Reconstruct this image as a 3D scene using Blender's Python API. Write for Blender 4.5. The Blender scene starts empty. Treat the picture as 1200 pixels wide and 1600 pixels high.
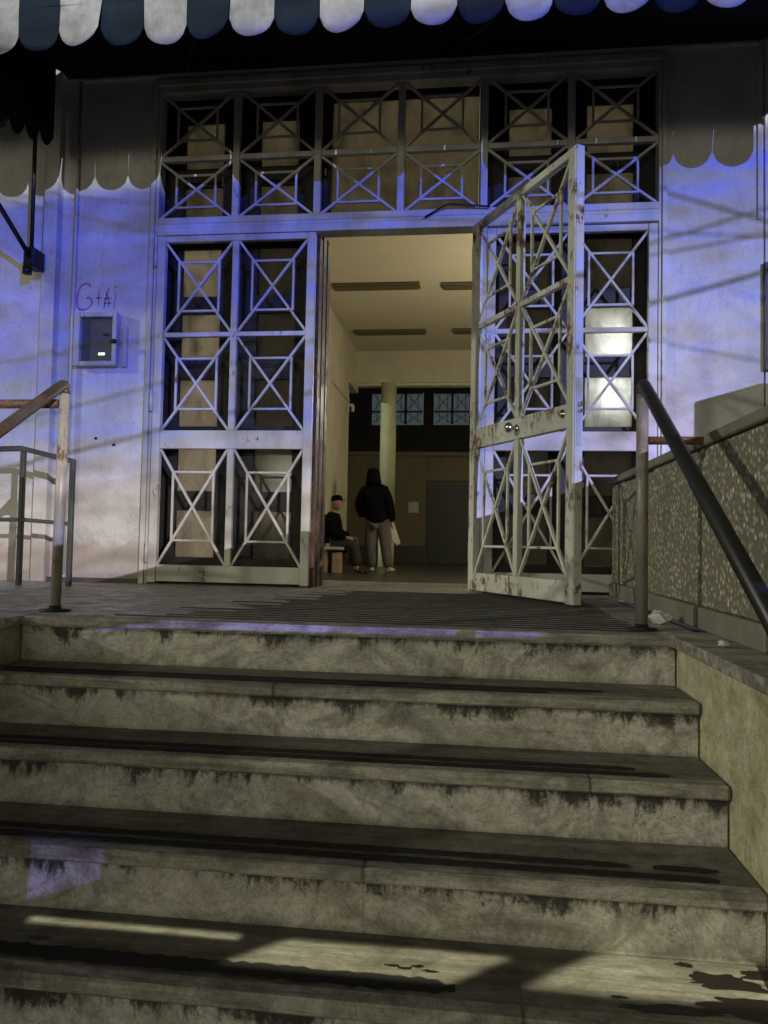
import bpy, bmesh, math, random
from mathutils import Vector, Matrix, Euler
random.seed(7)
R = math.radians
scene = bpy.context.scene

# ------------------------------------------------------------------ camera
cam_d = bpy.data.cameras.new('camera')
cam = bpy.data.objects.new('camera', cam_d)
scene.collection.objects.link(cam)
scene.camera = cam
YAW, PITCH, ROLL, FPX = .1172, .0408, .0191, 1160.0
fwd = Vector((-math.sin(YAW)*math.cos(PITCH), math.cos(YAW)*math.cos(PITCH), math.sin(PITCH)))
rt = Vector((math.cos(YAW), math.sin(YAW), 0)); up = rt.cross(fwd)
cr, sr = math.cos(ROLL), math.sin(ROLL)
r2 = cr*rt + sr*up; u2 = -sr*rt + cr*up
cam.matrix_world = Matrix(((r2.x, u2.x, -fwd.x, 0), (r2.y, u2.y, -fwd.y, -4.6617), (r2.z, u2.z, -fwd.z, .2999), (0, 0, 0, 1)))
cam_d.sensor_fit = 'VERTICAL'; cam_d.sensor_height = 32.0
cam_d.lens = FPX/1600*32.0
cam_d.clip_start = .05; cam_d.clip_end = 400

# ------------------------------------------------------------------ world, lights, exposure
world = bpy.data.worlds.new('World'); scene.world = world; world.use_nodes = True
wn = world.node_tree.nodes; wl = world.node_tree.links; wn.clear()
SUN_EL, SUN_AZ = R(17), Vector((-.915, -.40, 0))
sky = wn.new('ShaderNodeTexSky'); sky.sky_type = 'NISHITA'; sky.sun_disc = False
sky.sun_elevation = SUN_EL; sky.sun_rotation = math.atan2(SUN_AZ.x, SUN_AZ.y)
bg1 = wn.new('ShaderNodeBackground'); bg1.inputs['Strength'].default_value = .0006
bg2 = wn.new('ShaderNodeBackground'); bg2.inputs['Color'].default_value = (.62, .60, .40, 1); bg2.inputs['Strength'].default_value = .11
add = wn.new('ShaderNodeAddShader'); wo = wn.new('ShaderNodeOutputWorld')
wl.new(sky.outputs[0], bg1.inputs[0]); wl.new(bg1.outputs[0], add.inputs[0]); wl.new(bg2.outputs[0], add.inputs[1]); wl.new(add.outputs[0], wo.inputs[0])

def lamp(name, kind, loc, energy, color, target=None, **kw):
    d = bpy.data.lights.new(name, kind); d.energy = energy; d.color = color
    for k, v in kw.items(): setattr(d, k, v)
    o = bpy.data.objects.new(name, d); scene.collection.objects.link(o); o.location = loc
    if target is not None:
        o.rotation_euler = (Vector(target)-Vector(loc)).to_track_quat('-Z', 'Y').to_euler()
    return o
# neutral floodlight of the street: low, far off to the left
st = lamp('street_floodlight', 'SUN', (-10, -4, 4), .9, (1.0, .98, .76), angle=R(1.6))
L = Vector((SUN_AZ.x, SUN_AZ.y, 0)).normalized()*math.cos(SUN_EL) + Vector((0, 0, math.sin(SUN_EL)))
st.rotation_euler = (-L).to_track_quat('-Z', 'Y').to_euler()
lamp('front_fill', 'AREA', (-2.5, -17, 1.9), 350, (1.0, .95, .70), (-.3, 0, .6), shape='RECTANGLE', size=7, size_y=1.6)  # added broad soft fill from the front, lifts risers and facade
# the show projector across the street on the right
pj = lamp('show_projector', 'SPOT', (16.0, -25.0, 5.5), 42000, (1, 1, 1), (-.5, 0, 1.6), spot_size=R(34), spot_blend=.1, shadow_soft_size=.04)
pj.data.use_nodes = True
nt = pj.data.node_tree; N = nt.nodes; K = nt.links
em = [n for n in N if n.type == 'EMISSION'][0]
tc = N.new('ShaderNodeTexCoord'); mp = N.new('ShaderNodeMapping'); mp.inputs['Scale'].default_value = (1, 1, 1)
K.new(tc.outputs['Normal'], mp.inputs[0])
sep = N.new('ShaderNodeSeparateXYZ'); K.new(mp.outputs[0], sep.inputs[0])
def nm(op, a, b=None, c=None):
    n = N.new('ShaderNodeMath'); n.operation = op
    for i, v in enumerate((a, b, c)):
        if v is None: continue
        if hasattr(v, 'is_output'): K.new(v, n.inputs[i])
        else: n.inputs[i].default_value = v
    return n.outputs[0]
gx = nm('DIVIDE', sep.outputs[0], sep.outputs[2]); gy = nm('DIVIDE', sep.outputs[1], sep.outputs[2])
gxx = nm('MULTIPLY', gx, -30.0); gyy = nm('MULTIPLY', gy, -30.0)     # metres at the facade
cmb = N.new('ShaderNodeCombineXYZ'); K.new(gxx, cmb.inputs[0]); K.new(gyy, cmb.inputs[1])
rotm = N.new('ShaderNodeMapping'); rotm.inputs['Rotation'].default_value = (0, 0, R(-38)); rotm.inputs['Scale'].default_value = (.42, 2.9, 1)
K.new(cmb.outputs[0], rotm.inputs[0])
def noise(vec, sc, det, rough, dist=0.):
    n = N.new('ShaderNodeTexNoise'); n.inputs['Scale'].default_value = sc; n.inputs['Detail'].default_value = det
    n.inputs['Roughness'].default_value = rough; n.inputs['Distortion'].default_value = dist; K.new(vec, n.inputs['Vector']); return n.outputs['Fac']
def ramp(fac, stops):
    n = N.new('ShaderNodeValToRGB'); K.new(fac, n.inputs[0]); e = n.color_ramp.elements
    while len(e) < len(stops): e.new(.5)
    for i, (p, c) in enumerate(stops): e[i].position = p; e[i].color = (*c, 1)
    return n.outputs[0]
streak = noise(rotm.outputs[0], 3.4, 7, .68, 1.2)
big = noise(cmb.outputs[0], .7, 2, .5, .3)
# height and side decide the mixture of the projected picture: deep blue high on the left, lilac low and right
hue = nm('ADD', nm('MULTIPLY', gyy, .33), nm('MULTIPLY', gxx, -.10))
hue = nm('ADD', hue, nm('MULTIPLY', nm('SUBTRACT', big, .5), .9))
hue = nm('ADD', hue, nm('MULTIPLY', nm('SUBTRACT', streak, .5), 1.9))
hue = nm('ADD', hue, .54)
colr = ramp(hue, [(.08, (.60, .52, .95)), (.34, (.44, .47, .95)), (.58, (.21, .28, .93)), (.82, (.05, .09, .85))])
def cmix(f, a, b):
    x = N.new('ShaderNodeMix'); x.data_type = 'RGBA'; K.new(f, x.inputs[0]); K.new(a, x.inputs[6]); x.inputs[7].default_value = (*b, 1); return x.outputs[2]
# the picture ends in a cream band near its foot and a grey one along its top
cream = ramp(nm('MULTIPLY_ADD', nm('ADD', gyy, nm('MULTIPLY', gxx, .06)), .25, .5), [(.10, (0, 0, 0)), (.16, (1, 1, 1)), (.26, (1, 1, 1)), (.36, (0, 0, 0))])
left_ = ramp(nm('MULTIPLY_ADD', gxx, .2, .5), [(.42, (1, 1, 1)), (.56, (0, 0, 0))])
colr = cmix(nm('MULTIPLY', nm('MULTIPLY', cream, left_), .8), colr, (.80, .70, .66))
colr = cmix(ramp(nm('MULTIPLY_ADD', gyy, .25, .5), [(.77, (0, 0, 0)), (.80, (1, 1, 1))]), colr, (.66, .70, .80))
amp = nm('MULTIPLY_ADD', nm('SUBTRACT', streak, .5), 4.6, 1.02); amp = nm('MINIMUM', nm('MAXIMUM', amp, .35), 2.1)
amp = nm('MULTIPLY', amp, ramp(nm('MULTIPLY_ADD', gyy, .25, .5), [(.0, (.30, .30, .30)), (.02, (1, 1, 1))]))
colr = cmix(ramp(nm('MULTIPLY_ADD', gyy, .25, .5), [(.06, (1, 1, 1)), (.10, (0, 0, 0))]), colr, (.26, .24, .95))
K.new(colr, em.inputs['Color']); K.new(amp, em.inputs['Strength'])
# added spot, masked to throw three sharp-edged light patches on the lowest tread
pl_ = lamp('tread_patch_lamp', 'SPOT', (-.1, -9.4, 4.6), 9000, (1.0, .97, .66), (-.1, -2.93, -.66), spot_size=R(26), spot_blend=.0, shadow_soft_size=.01)
pl_.data.use_nodes = True; nt = pl_.data.node_tree; N = nt.nodes; K = nt.links
em = [n for n in N if n.type == 'EMISSION'][0]; tc = N.new('ShaderNodeTexCoord'); sep = N.new('ShaderNodeSeparateXYZ'); K.new(tc.outputs['Normal'], sep.inputs[0])
DD = math.hypot(6.47, 5.26); SG = math.sin(math.atan2(5.26, 6.47))
px_ = nm('MULTIPLY', nm('DIVIDE', sep.outputs[0], sep.outputs[2]), -DD); py_ = nm('MULTIPLY', nm('DIVIDE', sep.outputs[1], sep.outputs[2]), -DD/SG)   # metres on the tread, from its middle
def band(v, a, b, e):
    return nm('MULTIPLY', nm('SMOOTH_MIN', nm('MAXIMUM', nm('DIVIDE', nm('SUBTRACT', v, a), e), 0.), 1., 0.), nm('MINIMUM', nm('MAXIMUM', nm('DIVIDE', nm('SUBTRACT', b, v), e), 0.), 1.))
wob = nm('MULTIPLY', py_, 1.1)
pa = nm('MULTIPLY', band(px_, -.99, -.43, .02), band(py_, .040, .068, .008))
pb_ = nm('MULTIPLY', band(nm('SUBTRACT', px_, wob), -.40, .15, .03), band(py_, -.07, .068, .012))
pc = nm('MULTIPLY', band(nm('SUBTRACT', px_, wob), .27, .86, .04), band(py_, -.06, .115, .012))
K.new(nm('ADD', pa, nm('ADD', nm('MULTIPLY', pb_, .75), nm('MULTIPLY', pc, .75))), em.inputs['Strength'])
# warm light inside the hall
lamp('hall_lamp', 'POINT', (1.5, 5.6, 2.3), 170, (1.0, .90, .66), shadow_soft_size=.35)
lamp('back_room_fill', 'POINT', (.9, 12.6, 1.8), 7, (1.0, .88, .55), shadow_soft_size=.2)  # added weak fill, no lamp known in the back room
lamp('pane_backlight', 'POINT', (-2.0, 1.6, .5), 14, (1.0, .89, .78), shadow_soft_size=.2)  # added behind the left frosted panes to brighten them
lamp('transom_backlight', 'POINT', (-.5, 1.7, 2.9), 1.7, (1.0, .95, .84), shadow_soft_size=.2)  # added behind the transom panes to brighten them
lamp('right_pane_backlight', 'POINT', (1.6, 2.2, 2.6), 3.0, (.95, 1.0, .8), shadow_soft_size=.2)  # added behind the right panes to brighten them

vs = scene.view_settings
vs.view_transform = 'Standard'; vs.look = 'None'; vs.exposure = 0; vs.gamma = 1; vs.use_curve_mapping = False
scene.render.engine = 'CYCLES'
scene.cycles.use_denoising = True
scene.cycles.max_bounces = 6

# ------------------------------------------------------------------ materials
MATS = {}
class M:
    """small helper for procedural materials"""
    def __init__(s, name, rough=.6, metal=0., spec=.5):
        s.m = bpy.data.materials.new(name); s.m.use_nodes = True; s.nt = s.m.node_tree; s.b = s.nt.nodes['Principled BSDF']
        s.b.inputs['Roughness'].default_value = rough; s.b.inputs['Metallic'].default_value = metal; s.b.inputs['Specular IOR Level'].default_value = spec
        MATS[name] = s.m
    def n(s, t, **kw):
        x = s.nt.nodes.new(t)
        for k, v in kw.items(): setattr(x, k, v)
        return x
    def l(s, a, b): s.nt.links.new(a, b)
    def pos(s, scale=(1, 1, 1), rot=(0, 0, 0), obj=False):
        if obj: o = s.n('ShaderNodeTexCoord').outputs['Object']
        else: o = s.n('ShaderNodeNewGeometry').outputs['Position']
        mp = s.n('ShaderNodeMapping'); mp.inputs['Scale'].default_value = scale; mp.inputs['Rotation'].default_value = rot
        s.l(o, mp.inputs[0]); return mp.outputs[0]
    def noise(s, vec, sc, det=4, rough=.55, dist=0.):
        x = s.n('ShaderNodeTexNoise'); x.inputs['Scale'].default_value = sc; x.inputs['Detail'].default_value = det
        x.inputs['Roughness'].default_value = rough; x.inputs['Distortion'].default_value = dist; s.l(vec, x.inputs['Vector']); return x.outputs['Fac']
    def ramp(s, fac, stops, interp='LINEAR'):
        x = s.n('ShaderNodeValToRGB'); s.l(fac, x.inputs[0]); x.color_ramp.interpolation = interp; e = x.color_ramp.elements
        while len(e) < len(stops): e.new(.5)
        for i, (p, c) in enumerate(stops):
            e[i].position = p; e[i].color = (*c, 1) if isinstance(c, tuple) else (c, c, c, 1)
        return x.outputs[0]
    def mix(s, fac, a, b, mode='MIX'):
        x = s.n('ShaderNodeMix'); x.data_type = 'RGBA'; x.blend_type = mode
        if hasattr(fac, 'is_output'): s.l(fac, x.inputs[0])
        else: x.inputs[0].default_value = fac
        for i, v in ((6, a), (7, b)):
            if hasattr(v, 'is_output'): s.l(v, x.inputs[i])
            else: x.inputs[i].default_value = (*v, 1)
        return x.outputs[2]
    def math(s, op, a, b=None):
        x = s.n('ShaderNodeMath'); x.operation = op
        for i, v in enumerate((a, b)):
            if v is None: continue
            if hasattr(v, 'is_output'): s.l(v, x.inputs[i])
            else: x.inputs[i].default_value = v
        return x.outputs[0]
    def col(s, v):
        if hasattr(v, 'is_output'): s.l(v, s.b.inputs['Base Color'])
        else: s.b.inputs['Base Color'].default_value = (*v, 1)
        return s
    def rgh(s, v): s.l(v, s.b.inputs['Roughness'])
    def bump(s, h, dist=.004, strength=1.):
        x = s.n('ShaderNodeBump'); x.inputs['Distance'].default_value = dist; x.inputs['Strength'].default_value = strength
        s.l(h, x.inputs['Height']); s.l(x.outputs[0], s.b.inputs['Normal'])

def flat(name, c, rough=.6, metal=0., var=.25, sc=9., bump=0., spec=.5):
    m = M(name, rough, metal, spec); v = m.pos(); f = m.noise(v, sc, 5, .6)
    m.col(m.ramp(f, [(.3, tuple(x*(1-var) for x in c)), (.7, tuple(min(1, x*(1+var*.6)) for x in c))]))
    if bump: m.bump(m.noise(v, sc*6, 3), bump)
    return m.m

def paint(name, base, rust_lo, rust_hi, dirt=.5):
    m = M(name, .42); v = m.pos()
    f1 = m.noise(v, 5.5, 6, .68); f2 = m.noise(m.pos((1, 1, .35)), 46, 5, .7)
    f = m.math('ADD', m.math('MULTIPLY', f1, .62), m.math('MULTIPLY', f2, .38))
    d = m.ramp(m.noise(m.pos((1, 1, .4)), 3.1, 5, .6), [(.35, tuple(x*dirt for x in base)), (.6, base)])
    rust = m.ramp(m.noise(v, 60, 3), [(.3, (.07, .032, .018)), (.7, (.20, .11, .06))])
    k = m.ramp(f, [(rust_lo, 0.), (rust_hi, 1.)])
    m.col(m.mix(k, d, rust)); m.rgh(m.ramp(k, [(0., .40), (1., .85)])); m.bump(m.math('MULTIPLY', k, f2), .0015)
    return m.m
PAINT = paint('white_iron_paint', (.54, .53, .49), .585, .65, .6)
PAINT_R = paint('rusty_white_iron_paint', (.60, .61, .55), .52, .59, .7)
RAILM = paint('worn_grey_handrail_paint', (.22, .215, .19), .50, .60)
RAILD = paint('dark_handrail_paint', (.016, .017, .018), .62, .70)
RUST = paint('rust', (.075, .042, .028), .40, .55)

def wallmat():
    m = M('pale_plaster_wall', .7); v = m.pos((1, 1, .5))
    c = m.ramp(m.noise(v, 1.6, 6, .65, .6), [(.3, (.44, .43, .40)), (.55, (.58, .57, .54)), (.75, (.64, .62, .58))])
    g = m.n('ShaderNodeNewGeometry'); s = m.n('ShaderNodeSeparateXYZ'); m.l(g.outputs['Position'], s.inputs[0])
    low = m.ramp(m.math('ADD', m.math('MULTIPLY', s.outputs[2], 1.8), m.math('MULTIPLY', m.noise(m.pos(), 4, 5), -.9)), [(-.0, 1.), (.12, 0.)])
    c = m.mix(m.math('MULTIPLY', low, .55), c, (.24, .17, .13))
    drips = m.ramp(m.noise(m.pos((1, 1, .08)), 13, 6, .75), [(.52, 0.), (.72, 1.)]); blot = m.ramp(m.noise(m.pos(), 3.3, 8, .75, .5), [(.40, 0.), (.72, 1.)])
    c = m.mix(m.math('MULTIPLY', drips, .35), c, (.26, .24, .20)); c = m.mix(m.math('MULTIPLY', blot, .45), c, (.30, .28, .25))
    crk = m.ramp(m.noise(m.pos(), 2.1, 10, .72, 1.4), [(.493, 0.), (.5, 1.), (.507, 0.)]); c = m.mix(m.math('MULTIPLY', crk, .45), c, (.16, .15, .13))
    specks = m.ramp(m.noise(m.pos(), 38, 2), [(.72, 0.), (.77, 1.)])
    c = m.mix(m.math('MULTIPLY', specks, .7), c, (.07, .06, .05))
    m.col(c); m.bump(m.noise(m.pos(), 26, 6, .6), .003); return m.m
WALL = wallmat()

def marble(name, tints, dirt_top=False, rough=.55, top=(.06, .05, .04), sp=.1):
    m = M(name, rough); v = m.pos((1, 1, 1))
    w = m.noise(m.pos((1, 1, 1.6), (0, R(24), 0)), 3.4, 8, .68, 1.8)
    c = m.ramp(w, [(.30, tints[0]), (.46, tints[1]), (.52, tints[2]), (.70, tints[1])])
    blot = m.ramp(m.noise(m.pos((1, 1, .8)), 9, 7, .72, .4), [(.36, 0.), (.64, 1.)])
    c = m.mix(blot, m.mix(1., c, (.62, .60, .56), 'MULTIPLY'), c)
    vein = m.ramp(m.noise(m.pos((1, 1, 1.4), (0, R(35), 0)), 5, 9, .75, 2.4), [(.485, 0.), (.5, 1.), (.515, 0.)])
    c = m.mix(m.math('MULTIPLY', vein, .8), c, (.12, .10, .085))
    c = m.mix(1., c, m.ramp(m.noise(m.pos((1, 1, .6)), 120, 4, .8), [(.36, .84), (.62, 1.06)]), 'MULTIPLY')
    pit = m.ramp(m.noise(v, 55, 4, .7), [(.66, 0.), (.73, 1.)])
    c = m.mix(m.math('MULTIPLY', pit, .8), c, (.05, .04, .035))
    if dirt_top:            # black drips hanging from the nosing: object origin is the top edge of the riser
        so = m.n('ShaderNodeSeparateXYZ'); o = m.n('ShaderNodeTexCoord'); m.l(o.outputs['Object'], so.inputs[0])
        depth = m.math('MULTIPLY', so.outputs[2], -1.)
        drip = m.noise(m.pos((1, 1, .55)), 24, 9, .88, .6); dr2 = m.noise(m.pos((1, 1, .3)), 4.5, 5, .75)
        reach = m.math('ADD', m.math('MULTIPLY', m.math('SUBTRACT', drip, .45), .22), m.math('MULTIPLY', m.math('SUBTRACT', dr2, .44), .30))
        k = m.ramp(m.math('MULTIPLY', m.math('SUBTRACT', reach, depth), 22.), [(0., 0.), (.75, 1.)])
        c = m.mix(m.math('MULTIPLY', k, .95), c, (.016, .012, .009))
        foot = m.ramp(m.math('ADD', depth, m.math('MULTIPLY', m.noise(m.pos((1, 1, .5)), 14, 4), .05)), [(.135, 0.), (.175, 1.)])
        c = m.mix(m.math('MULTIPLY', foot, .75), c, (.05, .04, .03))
    if name.startswith(('worn', 'chipped')):      # broad wet-looking smears along the treads, chipped dark front edges
        sm = m.ramp(m.noise(m.pos((.5, 7, 7)), 3.2, 7, .75, .5), [(.40, 1.), (.60, 0.)])
        c = m.mix(m.math('MULTIPLY', sm, .60), c, (.030, .027, .022))
    m.col(c); m.bump(m.noise(v, 30, 6, .65), .003); m.rgh(m.ramp(blot, [(0., .75), (1., rough)]))
    return m.m
RISER = marble('stained_marble_riser', [(.24, .225, .19), (.47, .45, .405), (.62, .60, .55)], True, .6)
NOSE = marble('chipped_marble_nosing', [(.20, .19, .16), (.42, .40, .35), (.54, .52, .46)], False, .5)
TREAD = marble('worn_marble_tread', [(.15, .145, .125), (.22, .212, .185), (.27, .26, .23)], False, .5)
CHEEK = marble('yellow_marble_cheek', [(.42, .37, .20), (.60, .56, .36), (.68, .65, .48)], False, .5)
FLOOR = marble('landing_marble', [(.24, .235, .21), (.34, .335, .30), (.42, .41, .37)], False, .30)
STRIP = flat('black_anti_slip_strip', (.008, .0075, .007), .85, var=.4, sc=20)
GROOVE = flat('dark_landing_strip', (.022, .021, .019), .7, var=.4, sc=20)
def blotmat():
    m = M('dried_black_spill', .35); m.col((.008, .006, .005)); return m.m
SPILL = blotmat()

def aggregate():
    m = M('exposed_pebble_concrete', .85); v = m.pos()
    vo = m.n('ShaderNodeTexVoronoi'); vo.inputs['Scale'].default_value = 42; vo.inputs['Randomness'].default_value = 1.; m.l(v, vo.inputs['Vector'])
    h = m.ramp(vo.outputs['Distance'], [(.15, 1.), (.6, 0.)])
    tint = m.ramp(vo.outputs['Color'], [(.15, (.20, .18, .12)), (.45, (.46, .43, .30)), (.8, (.62, .59, .46)), (.95, (.85, .83, .72))])
    c = m.mix(h, (.20, .185, .135), tint)
    big = m.ramp(m.noise(m.pos((1, 1, .5)), 3, 6, .7), [(.35, .8), (.65, 1.)])
    c = m.mix(1., c, big, 'MULTIPLY'); m.col(c); m.bump(h, .007); return m.m
AGG = aggregate()
CAPC = flat('grey_concrete_cap', (.20, .195, .15), .8, sc=6, bump=.003)
def fabric(name, c, stain=.6):
    m = M(name, .85, 0, .2); f = m.noise(m.pos((1, 1, 1)), 7, 7, .7, .5)
    m.col(m.ramp(f, [(.30, tuple(x*stain for x in c)), (.6, c)]))
    w = m.n('ShaderNodeTexWave'); w.inputs['Scale'].default_value = 160; m.l(m.pos(), w.inputs[0]); f2 = m.noise(m.pos((1, 1, .35)), 5, 4, .6, 1.2); m.bump(m.math('ADD', m.math('MULTIPLY', w.outputs['Fac'], .03), f2), .022); return m.m
FWHITE = fabric('white_awning_fabric', (.44, .43, .41)); FNAVY = fabric('navy_awning_fabric', (.012, .022, .036), .8)
AWNSHADE = fabric('awning_shade_black', (.006, .006, .007)); BLACK = flat('black_metal', (.012, .013, .014), .5, .3)  # near-black cloth colour holds the shade of the awning undersides
SCREEN = flat('black_inner_screen_frame', (.010, .009, .008), .6)
JAMB = paint('dark_red_brown_jamb', (.020, .009, .008), .48, .6)
HALLW = flat('hall_cream_plaster', (.55, .51, .39), .8, var=.16, sc=2.)
HALLC = flat('hall_ceiling_plaster', (.56, .51, .38), .85, var=.06, sc=1.5)
HALLF = flat('hall_dark_floor', (.060, .056, .047), .35, sc=3)
COLM = flat('pale_green_column_paint', (.56, .60, .40), .6, var=.15, sc=3)
COLP = flat('pinkish_worn_column_paint', (.50, .40, .29), .6, var=.15, sc=6)
BACKW = flat('back_room_brown_wall', (.20, .17, .10), .8, var=.15, sc=2.5)
BACKD = flat('back_room_dark_wall', (.012, .011, .009), .8)
SKIRT = flat('dark_skirting', (.06, .055, .04), .6)
DOORD = flat('dark_green_door', (.028, .032, .027), .5)
FIX = flat('unlit_fixture', (.10, .085, .045), .6)
CHROME = M('brushed_steel', .22, 1.).col((.5, .5, .48)).m
SKINM = flat('skin', (.34, .19, .12), .55, var=.08)
JACK = flat('black_jacket_cloth', (.003, .003, .0035), .9, bump=.002, spec=.1)
TROUS = flat('grey_brown_trousers', (.11, .10, .095), .85, bump=.002)
TROUG = flat('dark_green_trousers', (.022, .028, .022), .85, bump=.002)
SHOEW = flat('pale_shoe', (.50, .42, .32), .6); SHOED = flat('dark_shoe', (.03, .026, .02), .6)
PAPER = flat('white_paper', (.55, .53, .44), .7, var=.1)
CARD = flat('cream_bench_top', (.50, .48, .38), .6)
BEIGE = flat('beige_box', (.38, .29, .18), .7)
LITTER = flat('white_crumpled_paper', (.62, .62, .60), .7)
MARK = flat('faded_red_marker', (.42, .16, .20), .7)
def frosted(name, c, clear=.0):
    m = M(name); nt = m.nt; nt.nodes.remove(m.b); out = [n for n in nt.nodes if n.type == 'OUTPUT_MATERIAL'][0]
    f = m.noise(m.pos((1, 1, .5)), 7, 8, .72, .6); cc = m.ramp(f, [(.32, tuple(x*.5 for x in c)), (.5, tuple(x*.85 for x in c)), (.66, c)])
    t = m.n('ShaderNodeBsdfTranslucent'); m.l(cc, t.inputs[0])
    g = m.n('ShaderNodeBsdfGlossy'); g.inputs['Roughness'].default_value = .12; g.inputs[0].default_value = (.5, .5, .5, 1)
    mx = m.n('ShaderNodeMixShader'); mx.inputs[0].default_value = .06; m.l(t.outputs[0], mx.inputs[1]); m.l(g.outputs[0], mx.inputs[2])
    last = mx.outputs[0]
    if clear:
        rf = m.n('ShaderNodeBsdfRefraction'); rf.inputs['Roughness'].default_value = .30; rf.inputs['IOR'].default_value = 1.02; rf.inputs[0].default_value = (.75, .8, .72, 1)
        m2 = m.n('ShaderNodeMixShader'); m2.inputs[0].default_value = clear; m.l(last, m2.inputs[1]); m.l(rf.outputs[0], m2.inputs[2]); last = m2.outputs[0]
    m.l(last, out.inputs[0]); return m.m
FR_A = frosted('frosted_pane_warm', (.82, .78, .72)); FR_B = frosted('frosted_pane_dim', (.30, .29, .26)); FR_D = frosted('frosted_pane_transom', (.50, .48, .42)); FR_C = frosted('frosted_pane_cool', (.80, .82, .80))
def emis(name, c, s):
    m = M(name); m.b.inputs['Emission Color'].default_value = (*c, 1); m.b.inputs['Emission Strength'].default_value = s; m.col(tuple(x*.3 for x in c)); return m.m
GLARE = emis('glare_tube_glow', (1., 1., .97), 19.); GREENL = emis('green_display', (.55, 1., .45), 2.2); WINL = emis('dusky_window_glow', (.11, .14, .15), .36)

# ------------------------------------------------------------------ builders
COL = scene.collection
def mesh_from(name, verts, faces, mat=None, smooth=False):
    me = bpy.data.meshes.new(name); me.from_pydata([tuple(v) for v in verts], [], faces); me.update()
    bm = bmesh.new(); bm.from_mesh(me); bmesh.ops.recalc_face_normals(bm, faces=bm.faces); bm.to_mesh(me); bm.free()
    if mat: me.materials.append(mat)
    if smooth:
        for p in me.polygons: p.use_smooth = True
    return me
def link(name, me, parent=None, loc=(0, 0, 0), rot=None):
    o = bpy.data.objects.new(name, me); COL.objects.link(o); o.location = loc
    if rot is not None: o.rotation_euler = rot
    if parent is not None: o.parent = parent
    return o
def thing(name, label, cat, loc=(0, 0, 0), rotz=0., group=None):
    o = bpy.data.objects.new(name, None); COL.objects.link(o); o.empty_display_size = .1
    o.location = loc; o.rotation_euler = (0, 0, rotz); return tag(o, label, cat, group)
def tag(o, label, cat, group=None):
    o['label'] = label; o['category'] = cat
    if group: o['group'] = group
    return o
def struct(name, o=None):
    if o is None: o = bpy.data.objects.new(name, None); COL.objects.link(o)
    o['kind'] = 'structure'; return o
BOXC = {}
def boxmesh(sx, sy, sz, mat, bev=.0):
    k = (round(sx, 4), round(sy, 4), round(sz, 4), mat.name, bev)
    if k in BOXC: return BOXC[k]
    bm = bmesh.new(); bmesh.ops.create_cube(bm, size=1); bmesh.ops.scale(bm, vec=(sx, sy, sz), verts=bm.verts)
    if bev: bmesh.ops.bevel(bm, geom=list(bm.edges), offset=bev, segments=1, affect='EDGES')
    me = bpy.data.meshes.new('box'); bm.to_mesh(me); bm.free(); me.materials.append(mat); BOXC[k] = me; return me
def box(name, x0, x1, y0, y1, z0, z1, mat, parent=None, bev=.0):
    return link(name, boxmesh(x1-x0, y1-y0, z1-z0, mat, bev), parent, ((x0+x1)/2, (y0+y1)/2, (z0+z1)/2))
def bar(name, a, b, w, d, mat, parent=None, ydir=Vector((0, 1, 0)), bev=.003):
    """flat bar from a to b: w across, d along ydir"""
    a = Vector(a); b = Vector(b); z = (b-a); ln = z.length; z.normalize(); x = ydir.cross(z).normalized(); y = z.cross(x)
    o = link(name, boxmesh(w, d, ln, mat, bev), parent)
    o.matrix_local = Matrix.Translation((a+b)/2) @ Matrix((x, y, z)).transposed().to_4x4(); return o
def tube(name, pts, r, mat, parent=None, seg=14, loc=(0, 0, 0)):
    pts = [Vector(p) for p in pts]; V = []; F = []; n = len(pts)
    rr = r if isinstance(r, (list, tuple)) else [r]*n
    pu = None
    for i, p in enumerate(pts):
        t = (pts[min(i+1, n-1)]-pts[max(i-1, 0)]).normalized()
        if pu is None: pu = (Vector((0, 0, 1)) if abs(t.z) < .9 else Vector((1, 0, 0)))
        s = t.cross(pu).normalized(); w = s.cross(t).normalized(); pu = w
        for k in range(seg):
            a = 2*math.pi*k/seg; V.append(p+(s*math.cos(a)+w*math.sin(a))*rr[i])
    for i in range(n-1):
        for k in range(seg):
            F.append((i*seg+k, i*seg+(k+1) % seg, (i+1)*seg+(k+1) % seg, (i+1)*seg+k))
    F.append(tuple(range(seg))[::-1]); F.append(tuple((n-1)*seg+k for k in range(seg)))
    me = mesh_from(name, V, F, mat, True)
    for p in me.polygons[-2:]: p.use_smooth = False
    return link(name, me, parent, loc)
def prism(name, poly, axis, lo, hi, mat, parent=None):
    """extrude a 2D outline along an axis: outline holds the other two coordinates in xyz order"""
    def P3(u, v, w):
        return {'x': (w, u, v), 'y': (u, w, v), 'z': (u, v, w)}[axis]
    n = len(poly); V = [P3(u, v, lo) for u, v in poly]+[P3(u, v, hi) for u, v in poly]
    F = [tuple(range(n)), tuple(range(n, 2*n))]+[(i, (i+1) % n, n+(i+1) % n, n+i) for i in range(n)]
    return link(name, mesh_from(name, V, F, mat), parent)
def bend(pts, n=5, r=.06):
    """round the corners of a polyline"""
    pts = [Vector(p) for p in pts]; out = [pts[0]]
    for i in range(1, len(pts)-1):
        a = pts[i]+(pts[i-1]-pts[i]).normalized()*r; c = pts[i]+(pts[i+1]-pts[i]).normalized()*r
        for k in range(n+1):
            t = k/n; out.append(a*(1-t)**2+pts[i]*2*t*(1-t)+c*t*t)
    out.append(pts[-1]); return out

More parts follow.
